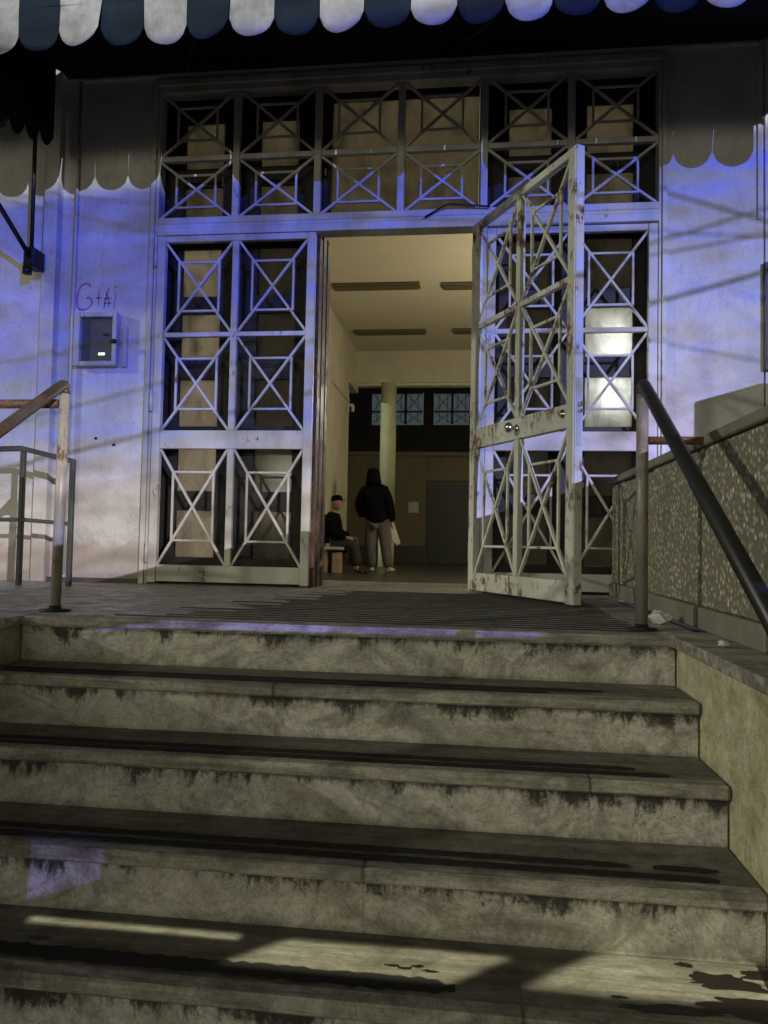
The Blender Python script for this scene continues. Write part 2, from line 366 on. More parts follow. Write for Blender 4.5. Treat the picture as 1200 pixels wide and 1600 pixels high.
# ------------------------------------------------------------------ ground, stairs, landing
H, T, LY = .165, .2583, -2.04
XS, XL = .69, -1.665
street = struct('street', link('street', mesh_from('street', [(-60, -80, -.99), (60, -80, -.99), (60, 30, -.99), (-60, 30, -.99)], [(0, 1, 2, 3)], flat('dark_asphalt', (.05, .05, .047), .8, sc=8, bump=.004))))
stairs = struct('stairs')
STEPJ = [(.05,), (-.62,), (.33,), (-.25,), (.12,), (-.5,)]
for k in range(6):
    y = LY-k*T; z = -k*H
    # nosing / tread slab (35 mm) and riser below it
    cuts = [XL]+list(STEPJ[k])+[XS]
    for i in range(len(cuts)-1):
        x0, x1 = cuts[i]+.0005, cuts[i+1]-.0005
        back = y+T+.01 if k else y+.085
        pts = []
        me = bmesh.new(); bmesh.ops.create_cube(me, size=1)
        bmesh.ops.scale(me, vec=(x1-x0, back-(y-.022), .035), verts=me.verts)
        ed = [e for e in me.edges if all(v.co.y < 0 for v in e.verts) and abs(e.verts[0].co.z-e.verts[1].co.z) < 1e-6]
        bmesh.ops.bevel(me, geom=ed, offset=.006, segments=3, affect='EDGES')
        m = bpy.data.meshes.new('tread_slab'); me.to_mesh(m); me.free(); m.materials.append(NOSE if k == 0 else TREAD)
        link('tread_slab', m, stairs, ((x0+x1)/2, (back+y-.022)/2, z-.0175))
        if k:                                             # paler rounded nosing strip, set 2 mm proud
            nb = boxmesh(x1-x0, .052, .0372, NOSE, .006); link('nosing', nb, stairs, ((x0+x1)/2, y+.0025, z-.0172))
        o = box('riser_slab', x0, x1, y, y+.03, z-H+.0003, z-.035, RISER, stairs)
        o.location.z += 0
        # move origin to the top edge so that the stain hangs from the nosing
        me2 = o.data.copy(); me2.transform(Matrix.Translation((0, 0, -(H-.0353)/2))); o.data = me2; o.location.z += (H-.0353)/2
def strip(x0, x1, y, z, w, parent, mat=STRIP, rounded=True, name='anti_slip_strip', h=.0025):
    rq = random.Random(int(x0*1000)+int(y*1000)); n = max(8, int((x1-x0)/.02)); r = w/2; P = []; j = .10*w
    for k in range(n+1): P.append((x0+(x1-x0)*k/n, y-r*(1 if 0 < k < n-1 else .55)+rq.uniform(-j, j)))
    for k in range(n, -1, -1): P.append((x0+(x1-x0)*k/n, y+r*(1 if 0 < k < n-1 else .4)+rq.uniform(-j, j)))
    return prism(name, P, 'z', z+.0018, z+.0018+h, mat, parent)
for k, (e1, e2) in {1: ((-1.62, .42), (-1.60, .25)), 2: ((-1.62, .47), (-1.62, .55)), 3: ((-1.62, .40), (-1.62, .60)), 4: ((-1.62, -.02), None)}.items():
    y = LY-k*T; z = -k*H
    strip(e1[0], e1[1], y+(.095 if k < 4 else .062), z, .026 if k < 4 else .05, stairs)
    if e2: strip(e2[0], e2[1], y+.043, z, .026, stairs)
strip(.46, .615, LY-3*T+.096, -3*H, .026, stairs)
# black spill and specks on the lowest visible tread
def blotch(name, cx, cy, rx, ry, z, seed, parent=None, n=110, rough=.45):
    rnd = random.Random(seed); ph = [rnd.uniform(0, 6.28) for _ in range(16)]
    P = []
    for i in range(n):
        a = 2*math.pi*i/n; s = 1+rough*sum(math.sin((j*1+1)*a*1.0+ph[j])/(j*.6+1.6) for j in range(16))*.6
        P.append((cx+math.cos(a)*rx*s, cy+math.sin(a)*ry*s))
    return prism(name, P, 'z', z+.0012, z+.0022, SPILL, parent)
zt = -4*H
for a in [(.56, -2.90, .075, .030, 3), (.62, -2.99, .12, .035, 5), (.44, -3.02, .10, .014, 6), (.66, -2.86, .05, .018, 8), (.50, -2.84, .02, .008, 12)]:
    blotch('spill_stain', a[0], a[1], a[2], a[3], zt, a[4], stairs)
for a in [(-.165, -2.945), (-.135, -2.95), (-.105, -2.94), (-.08, -2.955), (-1.0, -2.95), (-1.02, -2.955), (.33, -2.99), (.40, -2.80)]:
    blotch('spill_stain', a[0], a[1], .014, .005, zt, int(a[0]*999), stairs, 24, .6)

landing = struct('landing_floor')
base_l = box('landing_bed', -6, 2.6, LY+.03, -.0, -.99, -.03, CAPC, landing)
ys = [LY+.087, -1.50, -1.02, -.52, -.02]
for j in range(4):
    xs = [-4.4+.9*i+(.45 if j % 2 else 0) for i in range(6)]+[.80]
    for i in range(len(xs)-1):
        if xs[i+1]-xs[i] < .05: continue
        box('floor_slab', xs[i]+.001, xs[i+1]-.001, ys[j]+.001, ys[j+1]-.001, -.035, 0-.0004*random.random(), FLOOR, landing, .001)
rnd = random.Random(4)
y = -1.925; i = 0
while y > -2.0 and y < -.16:
    x0 = -1.36+.33*abs(math.sin(i*1.9))*min(1, i*.5)+.035*i*.5 + (0 if i else .0)
    strip(x0, .62-.02*rnd.random(), y, -.0012, .020, landing, GROOVE, h=.0022)
    y += .075; i += 1

# cheeks (low marble-clad walls either side of the steps)
for side, nm_, lab in ((1, 'right', 'yellowish marble clad low wall right of the steps, flat grey cap'), (-1, 'left', 'low marble clad wall at the left end of the top step')):
    c = thing('cheek_wall', lab, 'low wall', (XS+.1 if side > 0 else XL-.1, -2.6, -.99))
    def bx(name, x0, x1, *a, **k):
        if side < 0: x0, x1 = XL-(x1-XS), XL-(x0-XS)
        o = box(name, x0, x1, *a, **k); o.parent = c; o.location -= Vector(c.location); return o
    bx('core', XS+.022, XS+.42, -5.9, -2.03, -.99, -.04, CAPC)
    yy = [-5.9, -5.2, -4.5, -3.8, -3.2, -2.61, -2.03]
    for i in range(len(yy)-1):
        bx('cladding_panel', XS+.004+.002*(i % 2), XS+.022, yy[i]+.0015, yy[i+1]-.0015, -.985, -.036, CHEEK, bev=.001)
    bx('end_panel', XS+.022, XS+.42, -2.03, -2.012, -.16, -.036, CHEEK)
    cy_ = [-5.9, -4.7, -3.55, -2.9, -1.9]
    for i in range(len(cy_)-1):
        bx('cap_slab', XS-.012, XS+.44, cy_[i]+.001, cy_[i+1]-.001, -.0355, .0025, NOSE, bev=.003)

# ------------------------------------------------------------------ pebble concrete parapet on the right
par = thing('parapet', 'pebbled concrete parapet wall beside the right handrail', 'parapet wall', (.95, -1.2, 0))
def pb(name, *a, **k):
    o = box(name, *a, **k); o.parent = par; o.location -= Vector(par.location); return o
segs = [(-.02, -.36), (-.37, -1.05), (-1.06, -1.72), (-1.76, -2.42), (-2.44, -2.88)]
for i, (b, a) in enumerate(segs):
    dx = [0, .012, 0, .0, 0][i]
    pb('concrete_panel', .85+dx, .99, a, b, .085, .672, AGG, bev=.006)
pb('core', .868, .975, -2.88, -.02, .003, .67, CAPC)
for i, (b, a) in enumerate(segs): pb('skirting', .835, .99, a+.001, b-.001, .0028, .083, CAPC, bev=.004)
pb('coping', .83, 1.02, -1.735, -.02, .6725, .712, CAPC, bev=.005); pb('coping', .83, 1.02, -2.88, -1.74, .6725, .712, CAPC, bev=.005)
# unseen parapet continuation, shaped to cut the projector light: lower block, slit, raised block
for nm_, P in (('lower_shade_block', [(-2.9, .003), (-5.16, .003), (-5.16, .155), (-5.52, .25), (-7.0, .25), (-7.0, .72), (-5.3, .72), (-4.72, .616), (-3.0, .205), (-2.9, .205)]), ('lower_shade_block', [(-5.52, .003), (-7.0, .003), (-7.0, .2495), (-5.52, .2495)]), ('raised_shade_block', [(-2.9, .208), (-3.0, .235), (-4.72, .645), (-5.3, .7225), (-7.0, .7225), (-7.0, 1.05), (-2.9, .95)])):
    o = prism(nm_, P, 'x', .86, .96, AGG, None); o.parent = par; o.location = -Vector(par.location)

# ------------------------------------------------------------------ facade wall
fac = thing('facade_wall', 'pale plastered facade wall around the barred iron entrance', 'wall', (0, 0.1, 0))
def fb(name, *a, **k):
    o = box(name, *a, **k); o.parent = fac; o.location -= Vector(fac.location); return o
DX0, DX1, DZ = -2.15, 1.165, 3.36
fb('wall_panel', -2.70, DX0, .0, .25, -.02, 4.6, WALL)
fb('wall_panel', DX1, 1.735, .0, .25, -.02, 4.6, WALL)
fb('wall_panel', 1.748, 5.2, .004, .25, -.02, 4.6, WALL)
fb('wall_panel', -6.5, -2.702, .035, .25, -.02, 4.6, WALL)
fb('wall_panel', DX0, DX1, .0, .25, DZ, 4.6, WALL)
fb('pilaster', -2.90, -2.805, -.03, .035, -.0, 4.6, WALL)
fb('skirting', -2.80, DX0-.02, -.008, -.0005, .0, .03, SKIRT)
fb('trim', 1.70, 1.722, -.012, .0, 2.3, 4.6, WALL)
fb('head_trim', -2.69, 1.7, -.03, -.0005, 3.385, 3.46, WALL)

# marker scrawl on the wall
scr = thing('wall_scrawl', 'faded red handwritten scrawl on the wall above the small cabinet', 'graffiti', (-2.5, -.001, 1.9))
def zp(u, v): return (-2.5+(-2.5+.0), v)
def scx(u): return -2.69+(u-150)*(.335/640)*1.0
def scz(v): return 2.035-(v-170)*(.135/345)*1.0 - (.0)
def stroke(name, P, w=.0065):
    pts = [(-2.666+(u-280)*.000545+.0, 2.004-(v-170)*.000535) for u, v in P]; V = []; F = []
    for i, p in enumerate(pts):
        a = pts[max(0, i-1)]; b = pts[min(len(pts)-1, i+1)]; dx, dz = b[0]-a[0], b[1]-a[1]; l = math.hypot(dx, dz) or 1
        nx, nz = -dz/l*w, dx/l*w
        V += [(p[0]+nx, -.0012, p[1]+nz), (p[0]-nx, -.0012, p[1]-nz)]
    for i in range(len(pts)-1): F.append((2*i, 2*i+1, 2*i+3, 2*i+2))
    o = link(name, mesh_from(name, V, F, MARK), scr); o.location = -Vector(scr.location)
def arc(P, n=4):
    P = [Vector((*p, 0)) for p in P]; out = []
    for i in range(len(P)-1):
        p0, p1, p2, p3 = P[max(0, i-1)], P[i], P[i+1], P[min(len(P)-1, i+2)]
        for k in range(n):
            t = k/n; q = .5*((2*p1)+(-p0+p2)*t+(2*p0-5*p1+4*p2-p3)*t*t+(-p0+3*p1-3*p2+p3)*t**3); out.append((q.x, q.y))
    out.append((P[-1].x, P[-1].y)); return out
stroke('stroke', arc([(468, 218), (440, 180), (390, 178), (335, 215), (303, 300), (298, 400), (312, 480), (350, 505), (420, 500), (485, 450), (492, 410), (455, 350), (420, 372)]))
stroke('stroke', arc([(582, 250), (574, 330), (580, 420), (572, 450)]), .004); stroke('stroke', [(545, 362), (612, 358)], .006)
stroke('stroke', arc([(705, 245), (680, 330), (660, 420), (650, 505)]), .0055); stroke('stroke', arc([(668, 300), (700, 370), (712, 440), (705, 480)]), .004)
stroke('stroke', [(640, 375), (740, 365)], .005); stroke('stroke', [(650, 432), (745, 428)], .005)
stroke('stroke', [(795, 300), (792, 380), (778, 480), (776, 505)], .004); stroke('stroke', [(786, 215), (796, 232)], .008)

# ------------------------------------------------------------------ iron entrance: fixed frame with transom and right panel
XN = [-2.075, -1.575, -1.028, -.482, .05, .591, 1.10]
FR = 'diagonal_bar'
def cell(x0, x1, z0, z1, y, par_, mat, fx=(.20, .79), fz=(.235, .78), tw=.0165):
    """cross of two diagonals and an inner rectangle whose corners lie on them (y = middle depth)"""
    w, h = x1-x0, z1-z0
    bar('diagonal_bar', (x0, y, z0), (x1, y, z1), tw, .020, mat, par_)
    bar('diagonal_bar', (x0, y+.0022, z1), (x1, y+.0022, z0), tw, .020, mat, par_)
    a, b = x0+w*fx[0], x0+w*fx[1]; c, d = z0+h*(1-fz[1]), z0+h*(1-fz[0])
    bar('inner_bar', (a, y+.001, c-.007), (a, y+.001, d+.007), .0145, .0165, mat, par_)
    bar('inner_bar', (b, y+.001, c-.007), (b, y+.001, d+.007), .0145, .0165, mat, par_)
    bar('inner_bar', (a+.0075, y+.001, c), (b-.0075, y+.001, c), .0145, .0160, mat, par_)
    bar('inner_bar', (a+.0075, y+.001, d), (b-.0075, y+.001, d), .0145, .0160, mat, par_)
gate = thing('entrance_grille', 'white painted iron door frame with barred transom and fixed right panel', 'door frame', (-.5, 0, 0))
def gb(name, x0, x1, y0, y1, z0, z1, mat=PAINT, bev=.003):
    o = box(name, x0, x1, y0, y1, z0, z1, mat, gate, bev); o.location -= Vector(gate.location); return o
class Shift:          # lets cell() and bar() work in world coordinates below a parent
    pass
GP = link('grille_work', None, gate); GP.location = -Vector(gate.location)
bpy.data.objects.remove(GP)
_bar = bar
def bar(name, a, b, w, d, mat, parent=None, ydir=Vector((0, 1, 0)), bev=.003):
    o = _bar(name, a, b, w, d, mat, parent, ydir, bev)
    if parent is not None and parent.get('wc'): o.location -= Vector(parent.location)
    return o
gate['wc'] = 1
gb('jamb', -2.15, -2.118, -.03, .10, 0, 3.36); gb('jamb', -2.1165, -2.096, -.018, .08, 0, 3.315)
gb('jamb', 1.137, 1.165, -.03, .10, 0, 3.36); gb('jamb', 1.118, 1.1355, -.018, .08, 0, 3.315)
gb('head', -2.116, 1.135, -.035, .10, 3.318, 3.36); gb('head', -2.094, 1.117, -.018, .08, 3.275, 3.3165)
# transom grid
for k in range(1, 6): gb('transom_mullion', XN[k]-.0225, XN[k]+.0225, -.012, .03, 2.424, 3.274)
for k in range(6):
    x0 = -2.095 if k == 0 else XN[k]+.0235; x1 = 1.117 if k == 5 else XN[k+1]-.0235
    gb('transom_rail', x0, x1, -.010, .028, 2.812, 2.846)
    cell(x0, x1, 2.847, 3.273, .008, gate, PAINT, (.22, .76), (.22, .74)); cell(x0, x1, 2.425, 2.811, .008, gate, PAINT, (.22, .76), (.24, .80))
gb('door_head', -2.094, 1.117, -.025, .085, 2.352, 2.423); gb('door_head', -2.094, 1.117, -.036, .080, 2.300, 2.350)
gb('door_head', -2.094, 1.117, -.030, -.0255, 2.376, 2.386)
# mullion between doorway and fixed panel
gb('jamb', .025, .075, -.02, .08, 0, 2.2985)
ZR = [(.02, .128), (.885, 1.005), (1.622, 1.652), (2.255, 2.296)]
def leaf_work(par_, x0, x1, y, mat, wc=True, stile=.055, mul=.042):
    def B_(name, a, b, c, d, y0=-.0225, y1=.0225):
        o = box(name, a, b, y+y0, y+y1, c, d, mat, par_, .003)
        if wc: o.location -= Vector(par_.location)
        return o
    B_('stile', x0, x0+stile, .012, 2.296); B_('stile', x1-stile, x1, .012, 2.296)
    xm = (x0+x1)/2; a0, a1 = x0+stile+.0005, x1-stile-.0005
    for i, (c, d) in enumerate(ZR):
        if i in (0, 1, 3): B_(['bottom_plate', 'lock_plate', '', 'top_rail'][i], a0, a1, c, d, -.0195, .0195)
        else:
            B_('rail', a0, xm-mul/2-.0005, c, d, -.017, .017); B_('rail', xm+mul/2+.0005, a1, c, d, -.017, .017)
    for c, d in ((.1285, .8845), (1.0055, 2.2545)): B_('mullion', xm-mul/2, xm+mul/2, c, d, -.0185, .0185)
    for (c, d), fz in (((.1285, .8845), (.20, .79)), ((1.0055, 1.6215), (.23, .77)), ((1.6525, 2.2545), (.22, .76))):
        cell(a0, xm-mul/2, c, d, y, par_, mat, (.20, .80), fz); cell(xm+mul/2, a1, c, d, y, par_, mat, (.20, .80), fz)
leaf_work(gate, .0765, 1.116, .012, PAINT)
# closed left leaf
ll = thing('door_leaf', 'closed white barred iron door leaf left of the open doorway', 'door leaf', (-2.09, -.01, 0), group='barred iron door leaves'); ll['wc'] = 1
leaf_work(ll, -2.088, -1.022, -.012, PAINT)
for z in (2.155, 1.195, .205):
    o = tube('hinge', [(-2.094, -.043, z-.065), (-2.094, -.043, z+.065)], .011, PAINT, ll); o.location = -Vector(ll.location)
# open leaf, built along its own x axis from the hinge
TH = 1.065
ol = thing('door_leaf', 'rusty white barred iron door leaf swung open towards the steps', 'door leaf', (.022, -.03, 0), -TH, group='barred iron door leaves')
leaf_work(ol, .0, 1.045, -.0225, PAINT_R, wc=False, stile=.058)
box('edge_strip', 1.0455, 1.052, -.040, .006, .012, 2.296, PAINT_R, ol, .001)
box('lock_faceplate', 1.0525, 1.0555, -.034, -.002, .79, 1.13, MATS['white_iron_paint'], ol, .001)
box('latch_bolt', 1.056, 1.078, -.026, -.008, .985, 1.005, CHROME, ol, .002); box('latch_bolt', 1.056, 1.070, -.026, -.008, .955, .970, CHROME, ol, .002)
def lathe(name, prof, mat, parent, loc=(0, 0, 0), rot=(0, 0, 0), seg=20):
    V = []; F = []
    for i, (r, z) in enumerate(prof):
        for k in range(seg): a = 2*math.pi*k/seg; V.append((r*math.cos(a), r*math.sin(a), z))
    for i in range(len(prof)-1):
        for k in range(seg): F.append((i*seg+k, i*seg+(k+1) % seg, (i+1)*seg+(k+1) % seg, (i+1)*seg+k))
    F.append(tuple(range(seg))); F.append(tuple((len(prof)-1)*seg+k for k in range(seg)))
    return link(name, mesh_from(name, V, F, mat, True), parent, loc, rot)
kn = lathe('knob', [(.022, 0), (.022, .004), (.010, .008), (.009, .026), (.020, .032), (.028, .044), (.029, .055), (.022, .068), (.008, .074)], CHROME, ol, (.53, -.0425, .945), (R(90), 0, 0))
lathe('lock_cylinder', [(.022, 0), (.022, .005), (.012, .007), (.012, .013)], CHROME, ol, (.955, -.0425, .96), (R(90), 0, 0))
for x in (.37, .68): lathe('bolt', [(.012, 0), (.012, .003), (.005, .005)], PAINT_R, ol, (x, -.0422, .935 if x < .5 else .955), (R(90), 0, 0), 12)
for z in (2.1, 1.15, .25): tube('hinge', [(-.006, -.03, z-.06), (-.006, -.03, z+.06)], .011, PAINT_R, ol)
# cable stub lying on the door head
cb = tag(tube('loose_cable', bend([(-.32, -.05, 2.36), (-.18, -.07, 2.43), (-.05, -.06, 2.425), (.09, -.05, 2.415)], 4, .03), .006, BLACK), 'thin black loose cable hanging over the door head', 'cable')

# ------------------------------------------------------------------ inner screen with frosted panes behind the grilles
scn = thing('inner_screen', 'dark glazed inner screen standing behind the iron grilles', 'glazed screen', (0, .15, 0))
def sb(name, x0, x1, y0, y1, z0, z1, mat):
    o = box(name, x0, x1, y0, y1, z0, z1, mat, scn); o.location -= Vector(scn.location); return o
CX = [(-1.98, -1.705), (-1.45, -1.185), (.21, .485), (.705, 1.0)]
LZ = [(.175, .49), (.62, .93), (1.055, 1.375), (1.505, 1.825), (1.94, 2.27)]
TZ = [(2.45, 2.70), (2.825, 3.15)]
def screen_col(xa, xb, cols, zs, z0, z1):
    edges = [xa]
    for c in cols: edges += list(c)
    edges.append(xb)
    for i in range(0, len(edges), 2): sb('screen_stile', edges[i], edges[i+1], .13, .19, z0, z1, SCREEN)
    for c in cols:
        hz = [z0]
        for q in zs: hz += list(q)
        hz.append(z1)
        for i in range(0, len(hz), 2): sb('screen_rail', c[0]+.0003, c[1]-.0003, .132, .188, hz[i], hz[i+1], SCREEN)
        for q in zs:
            ci = CX.index(c); lo = q[0] < 2.4
            mt = {0: FR_A, 1: FR_B, 2: FR_B, 3: (FR_C if 1.0 < q[0] < 1.9 else FR_B)}[ci] if lo else FR_D
            sb('pane', c[0]+.0005, c[1]-.0005, .158, .164, q[0]+.0005, q[1]-.0005, mt)
screen_col(-2.14, -1.03, CX[:2], LZ, .0, 2.36); screen_col(.05, 1.15, CX[2:], LZ, .0, 2.36)
screen_col(-2.14, -.96, CX[:2], TZ, 2.3605, 3.33); screen_col(.02, 1.15, CX[2:], TZ, 2.3605, 3.33)
sb('screen_rail', -.958, .018, .132, .188, 2.3605, 2.455, SCREEN); sb('screen_rail', -.958, .018, .132, .188, 3.255, 3.33, SCREEN)
for a, b in ((-.955, -.4705), (-.4695, .016)): sb('pane', a, b, .158, .164, 2.4555, 3.2545, FR_D)
# dark red-brown jamb of the inner door seen edge-on at the left of the doorway
jb = thing('inner_jamb', 'dark red-brown worn jamb on the left side of the doorway', 'door jamb', (-1.0, .1, 0))
for i, (x0, x1, y0, y1) in enumerate(((-1.029, -1.006, .03, .125), (-1.03, -1.000, .13, .235), (-1.02, -.994, .24, .33))):
    o = box('jamb_board', x0, x1, y0, y1, 0, 2.2985 if i == 0 else 2.35, JAMB, jb, .004); o.location -= Vector(jb.location)
# added glowing tube behind the right panel, stands in for a glare on its panes
tl = thing('glare_tube', 'added upright glowing tube behind the right frosted panes, for their glare', 'light', (.88, .27, 1.5))
tube('tube', [(0, 0, -.34), (0, 0, .22)], .018, GLARE, tl); box('glare_tube_back', -.03, .03, .022, .04, -.37, .25, FIX, tl, .003)
# orange-ish carton behind the lowest right pane
# ------------------------------------------------------------------ hall
hall = struct('hall_floor', link('hall_floor', mesh_from('hall_floor', [(-6, .95, -.22), (4, .95, -.22), (4, 15, -.22), (-6, 15, -.22)], [(0, 1, 2, 3)], HALLF)))
sill = struct('door_sill', box('door_sill', -2.14, 1.15, -.0, .95, -.25, .001, FLOOR))
def wallthing(name, label, cat='wall'): return thing(name, label, cat)
hw = wallthing('hall_wall', 'cream left wall inside the hall')
box('wall_face', -2.7, -2.5, .95, 10.05, -.22, 4.40, HALLW, hw); box('wall_face', -2.7, -2.5, 10.05, 11.3, 3.55, 4.40, HALLW, hw)
box('corner_trim', -2.5, -2.485, 9.95, 10.05, -.22, 3.4, HALLW, hw); box('trim_band', -2.499, -2.47, 8.2, 10.06, 3.12, 3.17, HALLW, hw, .004)
hr = wallthing('hall_wall', 'hidden cream right wall inside the hall'); hr['label'] = 'cream right wall of the hall, behind the open door leaf'
box('wall_face', 2.4, 2.6, .25, 11.3, -.22, 4.4, HALLW, hr)
ceil = struct('hall_ceiling', box('hall_ceiling', -2.7, 2.6, .25, 11.3, 4.40, 4.6, HALLC))
bm_ = wallthing('ceiling_beam', 'cream beam across the far end of the hall', 'beam'); box('beam_face', -2.499, 2.4, 11.0, 11.3, 3.72, 4.399, HALLW, bm_)
box('beam_soffit_trim', -2.499, 2.4, 11.05, 11.28, 3.66, 3.719, COLM, bm_)
co = thing('column', 'pale green round column standing behind the man with the paper bag', 'column', (-1.80, 11.12, -.22))
lathe('shaft', [(.17, 1.5), (.17, 3.92)], COLM, co, seg=28); lathe('worn_band', [(.172, .75), (.172, 1.498)], COLP, co, seg=28); lathe('lower_shaft', [(.17, .0), (.17, .748)], COLM, co, seg=28)
def fixture(x, y, lab):
    t = thing('ceiling_fixture', lab, 'ceiling light', (x, y, 4.4), group='unlit tube fixtures on the hall ceiling')
    box('housing', -.70, .70, -.13, .13, -.045, -.001, FIX, t, .01); box('diffuser', -.66, .66, -.10, .10, -.060, -.046, FIX, t, .004)
fixture(-1.56, 6.92, 'unlit long ceiling fixture nearest the door, left one of its row')
fixture(.19, 6.98, 'unlit long ceiling fixture nearest the door, right one cut by the open leaf')
fixture(-1.62, 9.5, 'unlit long ceiling fixture farther in, left one of its row')
fixture(.30, 9.5, 'unlit long ceiling fixture farther in, right one cut by the open leaf')
wb = thing('wall_bracket', 'small pale bracket at the end of the left hall wall', 'bracket', (-2.48, 9.9, 3.0)); box('plate', -.005, .02, -.06, .06, -.12, .06, PAPER, wb, .004); tube('arm', bend([(.02, 0, .03), (.10, 0, .03), (.10, 0, -.10)], 4, .03), .03, PAPER, wb)
# back room
bw = wallthing('back_wall', 'brown back wall of the dark room beyond the hall')
box('wall_face', -6, -1.17, 14.5, 14.8, -.22, 2.55, BACKW, bw); box('wall_face', -1.17, 2.6, 14.62, 14.8, -.22, 2.55, BACKW, bw)
box('ledge', -6, 2.6, 14.42, 14.62, 2.55, 2.66, BACKW, bw, .01)
box('upper_wall', -6, 2.6, 14.6, 14.8, 2.66, 3.38, BACKD, bw)
for a, b in ((-6, -2.66), (-1.28, -1.02), (.9, 2.6)): box('upper_wall', a, b, 14.6, 14.8, 3.381, 4.26, BACKD, bw)
box('upper_wall', -6, 2.6, 14.6, 14.8, 4.26, 5.2, BACKD, bw)
box('skirting', -6, -1.18, 14.47, 14.5, -.22, .22, SKIRT, bw)
rc = struct('back_ceiling', box('back_ceiling', -6, 2.6, 11.3, 14.8, 5.2, 5.3, BACKD))
hb = struct('back_room_side', box('back_room_side', -6.2, -6, 10, 14.8, -.22, 5.2, BACKD)); hb2 = struct('back_room_side', box('back_room_side', 2.4, 2.6, 11.3, 14.8, -.22, 5.2, BACKD))
def far_window(x0, x1, lab):
    t = thing('far_window', lab, 'window', ((x0+x1)/2, 14.6, 3.4), group='barred windows high on the back wall')
    w = (x1-x0)/2
    box('pane', -w, w, .08, .09, -.01, .87, WINL, t)
    n = max(2, round((x1-x0)/.46))
    for i in range(1, n): box('mullion', -w+2*w*i/n-.03, -w+2*w*i/n+.03, -.02, .03, 0, .86, BLACK, t)
    for i in range(n):
        a, b = -w+2*w*i/n+.035, -w+2*w*(i+1)/n-.035
        for z0, z1 in ((.04, .30), (.36, .80)):
            m_ = ((a+b)/2, 0, (z0+z1)/2)
            for p in ((a, 0, z0), (b, 0, z0), (a, .001, z1), (b, .001, z1)): _bar('grille_bar', p, m_, .014, .012, BLACK, t)
            box('grille_bar', a+(b-a)*.25, a+(b-a)*.25+.014, -.01, .004, z0, z1, BLACK, t); box('grille_bar', a+(b-a)*.75, a+(b-a)*.75+.014, -.01, .004, z0, z1, BLACK, t)
    box('rail', -w, w, -.02, .03, .31, .35, BLACK, t); box('rail', -w, w, -.02, .03, .80, .86, BLACK, t)
far_window(-2.64, -1.30, 'barred dusky window high on the back wall, just right of the column')
far_window(-1.0, .88, 'barred dusky window high on the back wall, next to the open leaf')
dd = thing('far_door', 'dark closed door in the back wall beside the open leaf', 'door', (-.5, 14.6, -.22))
box('leaf', -.62, .62, -.03, 0, 0, 2.05, DOORD, dd, .004); box('door_frame', -.68, -.622, -.05, .01, 0, 2.1, SKIRT, dd); box('door_frame', -.68, .68, -.05, .01, 2.101, 2.15, SKIRT, dd); lathe('knob', [(.03, 0), (.03, .05)], CHROME, dd, (-.1, -.031, 1.05), (R(90), 0, 0), 10)
nt_ = tag(box('notice', -1.62, -1.36, 14.485, 14.495, 1.08, 1.36, PAPER), 'pale paper notice stuck on the back wall', 'notice')

# bench with beige blocks under it
bn = thing('bench', 'pale bench with block legs against the left hall wall', 'bench', (-2.28, 7.62, -.22))
box('seat', -.21, .21, -.32, .32, .38, .43, CARD, bn, .012); box('leg', -.19, -.06, -.26, .26, 0, .38, BEIGE, bn, .006); box('leg', .02, .17, -.26, .26, 0, .34, BEIGE, bn, .006)

# ------------------------------------------------------------------ people
def skin(name, verts, edges, radii, mat, parent, sub=2, root=0):
    me = bpy.data.meshes.new(name); me.from_pydata(verts, edges, []); o = bpy.data.objects.new(name, me); COL.objects.link(o)
    o.modifiers.new('s', 'SKIN'); s = o.modifiers.new('u', 'SUBSURF'); s.levels = sub; s.render_levels = sub
    for i, r in enumerate(radii):
        d = me.skin_vertices[0].data[i]; d.radius = r if isinstance(r, tuple) else (r, r); d.use_root = (i == root)
    dg = bpy.context.evaluated_depsgraph_get(); nm2 = bpy.data.meshes.new_from_object(o.evaluated_get(dg))
    bpy.data.objects.remove(o); nm2.materials.clear(); nm2.materials.append(mat)
    for p in nm2.polygons: p.use_smooth = True
    return link(name, nm2, parent)
def chain(n, start=0): return [(start+i, start+i+1) for i in range(n-1)]
def hand(V, E, Rr, wrist, d, side, curl=.4, s=1.):
    """palm and five fingers appended to a skin graph at vertex index wrist; d = direction of the hand, side = thumb side"""
    d = Vector(d).normalized(); side = Vector(side).normalized(); nrm = d.cross(side).normalized(); w = Vector(V[wrist])
    palm = len(V); V.append(tuple(w+d*.055*s)); E.append((wrist, palm)); Rr.append((.024*s, .024*s))
    for k, (off, ln) in enumerate(((.028, .075), (.010, .083), (-.009, .078), (-.026, .062))):
        b = w+d*.085*s+side*off*s; prev = palm
        for j in (0, 1, 2):
            p = b+d*(ln*j/2*math.cos(curl*j*.7))*s+nrm*(ln*.5*j*math.sin(curl*j*.6))*s
            V.append(tuple(p)); Rr.append((.0095*s, .0095*s)); E.append((prev, len(V)-1)); prev = len(V)-1
    prev = palm; b = w+d*.035*s+side*.03*s
    for j in range(2):
        V.append(tuple(b+(d*.6+side*.5+nrm*.3)*(.028*j+.012)*s)); Rr.append((.011*s, .011*s)); E.append((prev, len(V)-1)); prev = len(V)-1
